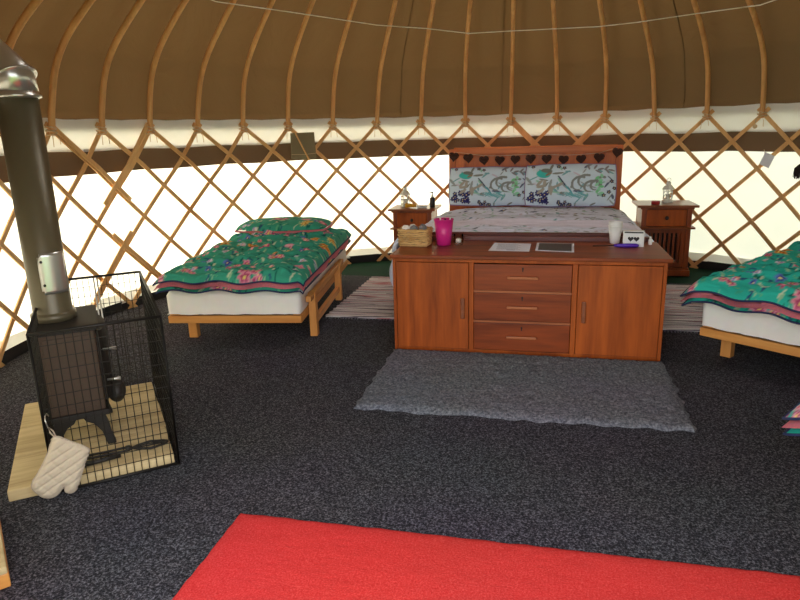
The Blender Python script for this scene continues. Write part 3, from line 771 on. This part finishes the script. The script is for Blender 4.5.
t = thing('hand_torch', 'yellow torch lying on the left nightstand', 'torch', (-1.30, 6.22, NL+.022), radians(8))
bm = bmesh.new(); tube(bm, [(-.055, 0, .003), (-.035, 0, .002), (-.03, 0, 0), (.05, 0, 0), (.056, 0, 0)], [.023, .022, .016, .015, .01], 14); obj('barrel', bm, 'yellow', t, True)
bm = bmesh.new(); box(bm, -.01, .02, -.006, .006, .013, .022); obj('switch', bm, 'yellow', t, bevel=.002)
t = thing('spectacle_case', 'small black and white case right of the yellow torch', 'case', (-1.185, 6.22, NL), radians(-6))
obj('case_lid', bx(-.05, .045, -.02, .02, .0005, .016), 'cup', t, bevel=.006); obj('dark_band', bx(-.055, .05, -.012, .024, .0161, .022), 'bblack', t, bevel=.003)
t = thing('pump_bottle', 'black bottle with clear neck at the right of the left nightstand', 'bottle', (-1.09, 6.27, NL))
bm = bmesh.new(); lathe(bm, [(.024, 0), (.027, .004), (.027, .088), (.018, .1)], 22); obj('body', bm, 'bblack', t, True)
bm = bmesh.new(); lathe(bm, [(.012, .1), (.012, .118), (.005, .12), (.005, .14)], 14); obj('neck', bm, 'cup', t, True)
bm = bmesh.new(); lathe(bm, [(.009, .14), (.009, .15), (.003, .153)], 12); tube(bm, [(0, 0, .147), (-.028, -.01, .15)], .004, 6); obj('pump_head', bm, 'iron', t, True)

# ------------------------------------------------------------------ single beds
def single_bed(loc, rz, label_bed, label_duvet, label_pillow, pr, side=True, over=(-.035, .95, -.085), pillow=True, length=1.88, drop=0):
    t = thing('single_bed', label_bed, 'bed', (loc[0], loc[1], .0135), rz, 'low pine single beds'); L = length
    b_ = bmesh.new(); box(b_, .0, .90, .0, .03, .155, .205); obj('front_beam', b_, 'pine', t, bevel=.004)
    for x in (.0, .84): obj('beam_end', bx(x, x+.06, .0301, .075, .155, .212), 'pine', t, bevel=.003)
    for x in (.055, ): obj('leg', bx(x, x+.06, .17, .225, .0, .18), 'pinez', t, bevel=.003)
    obj('leg', bx(.055, .115, L-.3, L-.24, 0, .18), 'pinez', t, bevel=.003)
    obj('side_rail', bx(.02, .055, .0755, L, .165, .212), 'piney', t, bevel=.003)
    # right hand side frame with open panel
    obj('leg', bx(.905, .955, .2, .265, 0, .31), 'pinez', t, bevel=.003)
    obj('leg', bx(.905, .955, 1.17, 1.235, 0, .31), 'pinez', t, bevel=.003)
    b_ = bmesh.new(); box(b_, .912, .948, .1, 1.4, .27, .3099); obj('upper_side_rail', b_, 'piney', t, bevel=.003)
    b_ = bmesh.new(); box(b_, .914, .946, .266, 1.169, .075, .12); obj('lower_side_rail', b_, 'piney', t, bevel=.003)
    obj('side_rail', bx(.865, .90, .0755, L, .155, .212), 'piney', t, bevel=.003)
    b_ = bmesh.new()
    for k in range(12): y = .12+(L-.2)*k/11; box(b_, .056, .864, y-.03, y+.03, .192, .212)
    obj('slat_base', b_, 'pine', t)
    def mt(s, q):
        a, b = 2*s-1, 2*q-1; e = min(1, (1-max(abs(a), abs(b)))*8); bulge = .016*sin(pi*min(1, e*1.2))
        w_ = .006*nz(s*30, q*30, 2)*(1-e)
        return (.445+(.450+w_)*a+bulge*a, L*q+(bulge+w_)*b, .216+.165*(1-(1-e)**2.6)**.5+.006*nz(s*9, q*14))
    def mb(s, q):
        a, b = 2*s-1, 2*q-1; return (.445+.452*a, L*q, .214)
    slab('mattress', 60, 60, mt, mb, 'white', t)
    # folded duvet, a thing of its own
    d = thing('floral_duvet', label_duvet, 'duvet', (loc[0], loc[1], .0135), rz, 'green floral duvets on the single beds')
    x0, x1, y0 = over; y1 = L+.02; W, Ln = x1-x0, y1-y0
    def rimx(s, q):
        x = x0+W*s; y = y0+Ln*q
        pinch = .018*sin(x*21)*(q < .02)
        return x+.02*nz(x*3, y*3, 1)*(s in (0, 1)), y+pinch*.8+.03*nz(x*4, 0, 5)*(1-q)**8
    def droop(x, y):
        o_ = max(0, -x-.01)*.55+max(0, x-.92)*1.2+max(0, -.03-y)*.35
        return o_
    def layer(zc, up, dn, nm, prn, ins, uvo):
        def edge(s, q):
            a, b = abs(2*s-1), abs(2*q-1); k = (1-a**5)*(1-b**7); return max(0, k)**.5
        def pos(s, q, dz):
            s2 = ins+(1-2*ins)*s; q2 = ins*.5+(1-ins)*q; x, y = rimx(s2, q2); x = x if 0 < s < 1 else x
            return (x, y, zc+dz-droop(x, y))
        def wr(s, q): 
            x, y = s*W, q*Ln
            w1 = abs(nz(x*3+y*1.2+uvo, y*7.5-x*2, 1)); w2 = abs(nz(x*7+uvo, y*15+x*4, 4))
            return .075*w1+.04*w2-.026+.016*nz(x*2, y*2, 9)
        top = lambda s, q: pos(s, q, edge(s, q)*(up+wr(s, q)))
        bot = lambda s, q: pos(s, q, -edge(s, q)*dn)
        o = slab(nm, 110, 190, top, bot, 'attr' if prn else 'pink', d, prn, (lambda s, q: (s*W+uvo, q*Ln)) if prn else None)
        rim = []
        N_ = 240
        for k in range(N_):
            c = k/N_*4; e = int(c); q = c-e; s_, q_ = [(q, 0), (1, q), (1-q, 1), (0, 1-q)][e]; rim.append(top(s_, q_))
        b_ = bmesh.new(); tube(b_, rim, .0055, 6, closed=True); return o, b_
    o, b_ = layer(.404, .016, .022, 'lower_fold', pr, .012, .2); obj('piping', b_, 'navy', o, True)
    o, b_ = layer(.434, .026, .026, 'pink_lining', None, .0, 0); b_.free()
    o, b_ = layer(.468, .064, .006, 'upper_fold', pr, .004, 0); obj('piping', b_, 'navy', o, True)
    if pillow:
        p = thing('floral_pillow', label_pillow, 'pillow', Matrix.Translation((loc[0], loc[1], 0)) @ Matrix.Rotation(rz, 4, 'Z') @ Vector((.40, L-.26, .575)), rz+.03, 'green floral pillows on the single beds')
        def pf(sg):
            def g_(s, q):
                a, b = 2*s-1, 2*q-1; k = (max(0, 1-abs(a)**3)*max(0, 1-abs(b)**3))**.5
                return (a*.40*(1-.05*b*b), b*.24*(1-.06*a*a), .0+sg*(.075 if sg > 0 else .05)*k+.01*k*nz(a*3, b*3, rz)+.01*a*a)
            return g_
        o = slab('cushion', 70, 44, pf(1), pf(-1), 'attr', p, pr, lambda s, q: (.1+s*.8, .6+q*.48))
        rim = []; rim2 = []
        for k in range(120):
            c = k/120*4; e = int(c); q = c-e; s_, q_ = [(q, 0), (1, q), (1-q, 1), (0, 1-q)][e]; v = Vector(pf(1)(s_, q_)); rim.append(v)
        b_ = bmesh.new(); tube(b_, [v+Vector((0, 0, -.012)) for v in rim], .009, 6, closed=True); obj('pink_border', b_, 'pink', p, True)
single_bed((-2.42, 3.62), radians(8), 'low pine single bed near the black stove guard', 'green floral folded duvet on the bed near the stove', 'green floral pillow on the bed near the stove', GREEN)
single_bed((.90, 3.825), radians(-38), 'low pine single bed at the right edge with angled front beam', 'teal floral folded duvet on the bed at the right edge', 'teal floral pillow with blue edge at the right edge, on the angled bed', TEAL, over=(-.07, .95, -.12), length=1.85)

# ------------------------------------------------------------------ stove corner
e0 = Vector((.78, .626, 0)); d0 = Vector((-.626, .78, 0))
PL = Vector((-1.98, 1.786, 0))
t = thing('hearth_platform', 'rough pale plank platform beneath the black stove', 'platform', (PL.x, PL.y, .0135), atan2(.626, .78))
for k, (a, b) in enumerate(((0, .303), (.309, .618), (.624, .94))):
    obj('plank', bx(0, .612+(.004 if k == 1 else 0), a, b, .0005, .048), 'slab', t, bevel=.005)
PT = .0135+.048
es = Vector((cos(radians(32)), sin(radians(32)), 0)); Rz = radians(38.7)
t = thing('wood_stove', 'black cast iron wood stove with side door inside the wire guard', 'stove', (-2.033, 2.288, PT), Rz)
HB, HT = .165, .545
w, d = .108, .19
bm = bmesh.new(); box(bm, -w, w, -d, d, HB, HT-.012); obj('firebox', bm, 'stove', t, bevel=.008)
bm = bmesh.new(); box(bm, -w+.015, w-.02, -d-.006, -d-.0005, HB+.03, HT-.035); obj('side_plate', bm, 'stove', t, bevel=.004)
bm = bmesh.new(); box(bm, -w-.004, w+.015, -d-.014, d+.012, HT-.0119, HT); box(bm, -w-.005, w+.008, -d-.007, d+.005, HT-.02, HT-.012); obj('top_plate', bm, 'iron', t, bevel=.004)
bm = bmesh.new(); box(bm, -w-.008, w+.012, -d-.01, d+.01, HB-.022, HB+.004); obj('base_plate', bm, 'iron', t, bevel=.005)
for sx in (-1, 1):
    for sy in (-1, 1):
        bm = bmesh.new(); x = sx*(w-.01); P = [(0, 0), (-.085*sx, 0), (-.075*sx, -.018), (-.045*sx, -.035), (-.02*sx, -.075), (-.008*sx, -.125), (-.005*sx, -.142), (.03*sx, -.142), (.028*sx, -.125), (.018*sx, -.09), (.012*sx, -.04)]
        y = sy*(d-.012); prism(bm, [(x+a, HB-.022+b) for a, b in P], y-.014, y+.014); obj('leg', bm, 'iron', t, bevel=.003)
# door with bowed front on +x side
bm = bmesh.new(); P = []
for k in range(11):
    a = -pi/2+pi*k/10; P.append((w+.001+.042*cos(a), (d-.03)*sin(a)))
prism(bm, P, HB+.03, HT-.035, 'z'); dd = obj('door', bm, 'iron', t, bevel=.004)
for z in (HB+.12, HT-.12):
    bm = bmesh.new(); tube(bm, [(w+.02, -.15, z), (w+.045, -.155, z), (w+.075, -.16, z)], [.005, .005, .008], 10); obj('handle', bm, 'chrome', dd, True)
bm = bmesh.new(); bmesh.ops.create_uvsphere(bm, u_segments=20, v_segments=12, radius=.05, matrix=Matrix.Translation((w+.05, -.05, HB+.03)) @ Matrix.Diagonal((.8, 1.3, 1.1, 1))); obj('ash_lip', bm, 'iron', t, True)
# flue
pc = Vector((-2.085, 2.281, 0)); rp = .078
t = thing('stove_flue', 'tall dark stove flue pipe ending in a polished steel elbow', 'flue pipe', (pc.x, pc.y, PT+HT), 0)
bm = bmesh.new(); lathe(bm, [(rp+.012, .0005), (rp+.012, .03), (rp+.003, .034), (rp, .04), (rp, .92)], 40); obj('lower_pipe', bm, 'pipe', t, True)
bm = bmesh.new(); lathe(bm, [(rp+.004, .9205), (rp+.014, .925), (rp+.014, .933), (rp+.005, .938), (rp+.005, .948)], 40)
obj('steel_collar', bm, 'chrome', t, True)
bm = bmesh.new()
q0 = Vector((0, 0, 1.0)); dirn = Vector((-.93, .2, 0)).normalized()
tube(bm, [(0, 0, .9485), q0, q0+dirn*.12+Vector((0, 0, .085)), q0+dirn*.5+Vector((0, 0, .355)), q0+dirn*.98+Vector((0, 0, .70))], rp+.005, 36, up=(.2, .95, 0))
obj('steel_elbow', bm, 'chrome', t, True)
dv = (dirn*.5+Vector((0, 0, .355))).normalized(); mt_ = (dv+Vector((0, 0, 1))).normalized()
for c, v_, rr_ in ((q0, mt_, rp+.012), (q0+dv*.3, dv, rp+.009)):
    bm = bmesh.new(); tube(bm, [c-v_*.004, c+v_*.004], rr_, 36, up=(.2, .95, 0)); obj('seam_ring', bm, 'chrome', t, True)
va = atan2(-pc.y, -pc.x)          # direction from the flue to the room's doorway
bm = bmesh.new(); G = []
for k in range(15):
    a = va-.33+radians(82)*k/14
    G.append([((rp+.006)*cos(a), (rp+.006)*sin(a), z) for z in (.125, .14, .285, .30)])
Gv = [[bm.verts.new(p) for p in g_] for g_ in G]
for k in range(14):
    for j in range(3):
        if (k in (0, 13)) and j != 1: continue
        bm.faces.new((Gv[k][j], Gv[k+1][j], Gv[k+1][j+1], Gv[k][j+1]))
bmesh.ops.delete(bm, geom=[v for v in bm.verts if not v.link_faces], context='VERTS')
o = obj('steel_plate', bm, 'chrome', t, True); m = o.modifiers.new('s', 'SOLIDIFY'); m.thickness = .002; m.offset = 1
for z in (.165, .265):
    a = va-.17; bm = bmesh.new(); bmesh.ops.create_uvsphere(bm, u_segments=10, v_segments=6, radius=.006, matrix=Matrix.Translation(((rp+.009)*cos(a), (rp+.009)*sin(a), z))); obj('rivet', bm, 'iron', o, True)

# wire guard
FL, FR, BR = Vector((-1.842, 1.875, 0)), Vector((-1.485, 2.172, 0)), Vector((-2.112, 2.955, 0)); BL = Vector((-2.462, 2.672, 0))
gd = thing('fire_guard', 'black wire mesh fire guard standing round the stove', 'fire guard', (FR.x, FR.y, .0135))
def panel(A, B, z0, z1, sp=.028, sz=.048, rr=.0012, nm='mesh_panel'):
    A, B = A-Vector((FR.x, FR.y, 0)), B-Vector((FR.x, FR.y, 0)); bm = bmesh.new(); Lh = (B-A).length; n = int(Lh/sp)
    for k in range(1, n): p = A.lerp(B, k/n); tube(bm, [(p.x, p.y, z0), (p.x, p.y, z1)], rr, 4)
    m_ = int((z1-z0)/sz)
    for k in range(1, m_): z = z0+(z1-z0)*k/m_; tube(bm, [(A.x, A.y, z), (B.x, B.y, z)], rr, 4)
    g_ = obj(nm, bm, 'wire', gd)
    bm = bmesh.new()
    for z in (z0, z1): tube(bm, [(A.x, A.y, z), (B.x, B.y, z)], .0065, 8)
    for p in (A, B): tube(bm, [(p.x, p.y, z0), (p.x, p.y, z1)], .0055, 8)
    obj('frame_rod', bm, 'wire', g_, True)
zb, zt = .007, .656
panel(FR, BR, zb, zt)                       # right
panel(FL, FR, zb, zt)                   # front, standing on the planks
panel(BR, BL, zb, zt)                       # back
panel(BL, FL, zb+.05, zt)                   # left
mid = BR.lerp(BL, .47)-Vector((FR.x, FR.y, 0))
for k in range(2):
    p = mid+Vector((-.012*k, -.01*k, 0)); bm = bmesh.new(); tube(bm, [(p.x, p.y, .01), (p.x, p.y, zt)], .004, 8); obj('hinge_rod', bm, 'chrome', gd, True)

# oven glove: outline in the plane of the guard's front
ga = (FR-FL).normalized(); gn = Vector((ga.y, -ga.x, 0))
gl = thing('oven_glove', 'quilted cream oven glove hanging on the front of the fire guard', 'oven glove', (FL.x+gn.x*.03, FL.y+gn.y*.03, .10), atan2(ga.y, ga.x))
OUT = [(a_+.0, b_-.10) for a_, b_ in [(0.029, 0.266), (0.083, 0.231), (0.137, 0.187), (0.128, .155), (0.113, 0.123), (0.091, 0.071), (0.076, 0.035), (.064, .022), (0.049, 0.019), (0.034, 0.030), (0.034, 0.055), (0.021, 0.042), (0.005, 0.026), (-0.014, 0.019), (-.035, .024), (-0.052, 0.038), (-0.073, 0.074), (-0.069, 0.101), (-0.052, 0.123), (-0.021, 0.170), (0.004, 0.218)]]
def inside(x, y, P):
    c = False; n = len(P)
    for i in range(n):
        (x1, y1), (x2, y2) = P[i], P[i-1]
        if (y1 > y) != (y2 > y) and x < (x2-x1)*(y-y1)/(y2-y1)+x1: c = not c
    return c
def dist(x, y, P):
    d_ = 9; n = len(P)
    for i in range(n):
        ax, ay = P[i-1]; bx_, by = P[i]; dx, dy = bx_-ax, by-ay; t_ = max(0, min(1, ((x-ax)*dx+(y-ay)*dy)/(dx*dx+dy*dy+1e-12)))
        d_ = min(d_, hypot(x-ax-t_*dx, y-ay-t_*dy))
    return d_
SMO = []
_cl = [(a, b) for a, b in OUT]
for i in range(len(_cl)):
    p0, p1, p2, p3 = _cl[i-1], _cl[i], _cl[(i+1) % len(_cl)], _cl[(i+2) % len(_cl)]
    for j in range(3):
        t_ = j/3; SMO.append(tuple(.5*((2*p1[c])+(p2[c]-p0[c])*t_+(2*p0[c]-5*p1[c]+4*p2[c]-p3[c])*t_*t_+(3*p1[c]-p0[c]-3*p2[c]+p3[c])*t_**3) for c in (0, 1)))
bm = bmesh.new(); st = .004; cells = {}
def gp(i, j, sg):
    x, y = i*st, j*st; ins = inside(x, y, SMO); dd_ = dist(x, y, SMO) if ins else 0
    puff = .015*min(1, dd_/.018)**.5
    q1 = abs(((-x*.5+y*1.0)/.034) % 1-.5)*2; q2 = abs(((x*1.0+y*.7)/.055) % 1-.5)*2
    puff *= (.55+.45*min(1, 3.2*(1-q1)))*(.8+.2*min(1, 3.2*(1-q2)))
    return (x, sg*-puff, y)
V = {}
def gv(i, j, sg):
    x, y = i*st, j*st; ins = inside(x, y, SMO) and dist(x, y, SMO) > .0005
    key = (i, j, sg if ins else 0)
    if key not in V: V[key] = bm.verts.new(gp(i, j, sg))
    return V[key]
for i in range(-25, 42):
    for j in range(-26, 50):
        if inside((i+.5)*st, (j+.5)*st, SMO):
            for sg in (1, -1):
                f = [gv(i, j, sg), gv(i+1, j, sg), gv(i+1, j+1, sg), gv(i, j+1, sg)]
                try: bm.faces.new(f)
                except ValueError: pass
obj('quilted_body', bm, 'mitt', gl, True)
bm = bmesh.new(); tube(bm, [(x, 0, y) for x, y in SMO], .0035, 6, closed=True); obj('edge_binding', bm, 'mitt2', gl, True)
bm = bmesh.new(); tube(bm, [(.032, 0, .16), (.018, .0, .185), (.014, .0, .212), (.028, .0, .19), (.036, 0, .16)], .003, 6); obj('hanging_loop', bm, 'mitt2', gl, True)
bm = bmesh.new(); tube(bm, [(.014, 0, .206), (.008, .003, .235), (.010, .012, .25), (.016, .022, .255), (.02, .034, .24)], .0025, 6)
o = obj('hook', bm, 'chrome', None, True, gl.location, gl.rotation_euler.z); tag(o, 'small steel hook holding the oven glove on the guard', 'hook')
# fire tools lying on the planks behind the front mesh
def on(x, y, z=PT): return Vector((x, y, z))
A, B = on(-1.87, 2.05), on(-1.637, 2.278)
t = thing('log_tongs', 'black log tongs lying on the planks behind the guard mesh', 'tongs', (A.x, A.y, PT), atan2(B.y-A.y, B.x-A.x)-.15)
for s in (-1, 1):
    bm = bmesh.new(); tube(bm, [(0, s*.018, .008), (.1, s*.014, .008), (.19, s*.004, .01+.006*s), (.225, -s*.014, .01), (.28, -s*.036, .009), (.335, -s*.018, .009), (.35, -s*.004, .01)], .0055, 8); obj('arm', bm, 'iron', t, True)
    bm = bmesh.new(); tube(bm, [(.2, s*.004, .012), (.27, s*.009, .012), (.345, s*.003, .01)], .003, 6); obj('jaw_bar', bm, 'iron', t, True)
bm = bmesh.new(); lathe(bm, [(.011, .002), (.011, .022)], 12, (.19, 0, 0)); obj('pivot', bm, 'iron', t, True)
t = thing('fire_poker', 'short black poker lying in front of the log tongs', 'poker', (-1.80, 2.01, PT), radians(46))
bm = bmesh.new(); tube(bm, [(-.02, 0, .011), (.13, 0, .011)], .0095, 10); obj('grip', bm, 'iron', t, True)
bm = bmesh.new(); tube(bm, [(-.06, 0, .011), (-.0201, 0, .011)], .004, 8); obj('rod', bm, 'chrome', t, True)
# pine box at lower left corner
t = thing('timber_box', 'pale timber box corner at the lower left edge', 'box', (-1.59, 1.384, .0135), atan2(.25, -.277)-pi/2)
b_ = bmesh.new(); box(b_, -.24, 0, 0, .5, .0, .05); obj('side_boards', b_, 'pine', t, bevel=.004)
for k in range(2): obj('lid_board', bx(-.24+.1205*k, -.24+.1205*k+.1175, -.004, .5, .0505, .075), 'slab', t, bevel=.004)

# ------------------------------------------------------------------ third duvet at the right edge
single_bed((1.125, 2.365), radians(-48), 'low pine single bed mostly outside the right edge of the photo', 'teal floral duvet corner at the lower right edge of the photo', '', TEAL, over=(-.16, .85, -.24), pillow=False, length=1.16)

# ------------------------------------------------------------------ light
w = bpy.data.worlds.new('World'); SC.world = w; w.use_nodes = True
bg = w.node_tree.nodes['Background']; bg.inputs[0].default_value = (.92, .95, 1.0, 1); bg.inputs[1].default_value = 3.2
sd = bpy.data.lights.new('sun', 'SUN'); sd.energy = 13; sd.angle = radians(.6); sd.color = (1, .93, .80)
so = bpy.data.objects.new('sun', sd); COL.objects.link(so); so.location = (-6, 8, 8)
az, el = radians(-66), radians(42)      # sun stands to the left, a little behind the beds
S = Vector((sin(az)*cos(el), cos(az)*cos(el), sin(el))); so.rotation_euler = (-S).to_track_quat('-Z', 'Y').to_euler()
pd = bpy.data.lights.new('door_portal', 'AREA'); pd.shape = 'RECTANGLE'; pd.size = 2.4; pd.size_y = 1.95; pd.cycles.is_portal = True
po = bpy.data.objects.new('door_portal', pd); COL.objects.link(po); po.location = (CX, yj-.1, .98); po.rotation_euler = (radians(90), 0, 0)

# ------------------------------------------------------------------ camera
f, p, r = 636.26, radians(14.6434), radians(-1.55166); T = radians(-13)
Fv = Vector((0, cos(p), -sin(p))); Rv = Vector((1, 0, 0)); Uv = Vector((0, sin(p), cos(p)))
R2 = cos(r)*Rv+sin(r)*Uv; U2 = -sin(r)*Rv+cos(r)*Uv
Mz = Matrix(((cos(T), sin(T), 0), (-sin(T), cos(T), 0), (0, 0, 1)))
R2, U2, Fv = Mz @ R2, Mz @ U2, Mz @ Fv
cd = bpy.data.cameras.new('camera'); cd.sensor_width = 36; cd.lens = f/800*36; cd.clip_start = .02; cd.clip_end = 200
co = bpy.data.objects.new('camera', cd); COL.objects.link(co)
co.matrix_world = Matrix(((R2.x, U2.x, -Fv.x, 0), (R2.y, U2.y, -Fv.y, 0), (R2.z, U2.z, -Fv.z, 1.35), (0, 0, 0, 1)))
SC.camera = co
vs = SC.view_settings; vs.view_transform = 'Standard'; vs.look = 'None'; vs.gamma = 1; vs.use_curve_mapping = False; vs.exposure = 0.42
SC.cycles.use_denoising = True
SC.cycles.max_bounces = 10; SC.cycles.diffuse_bounces = 6
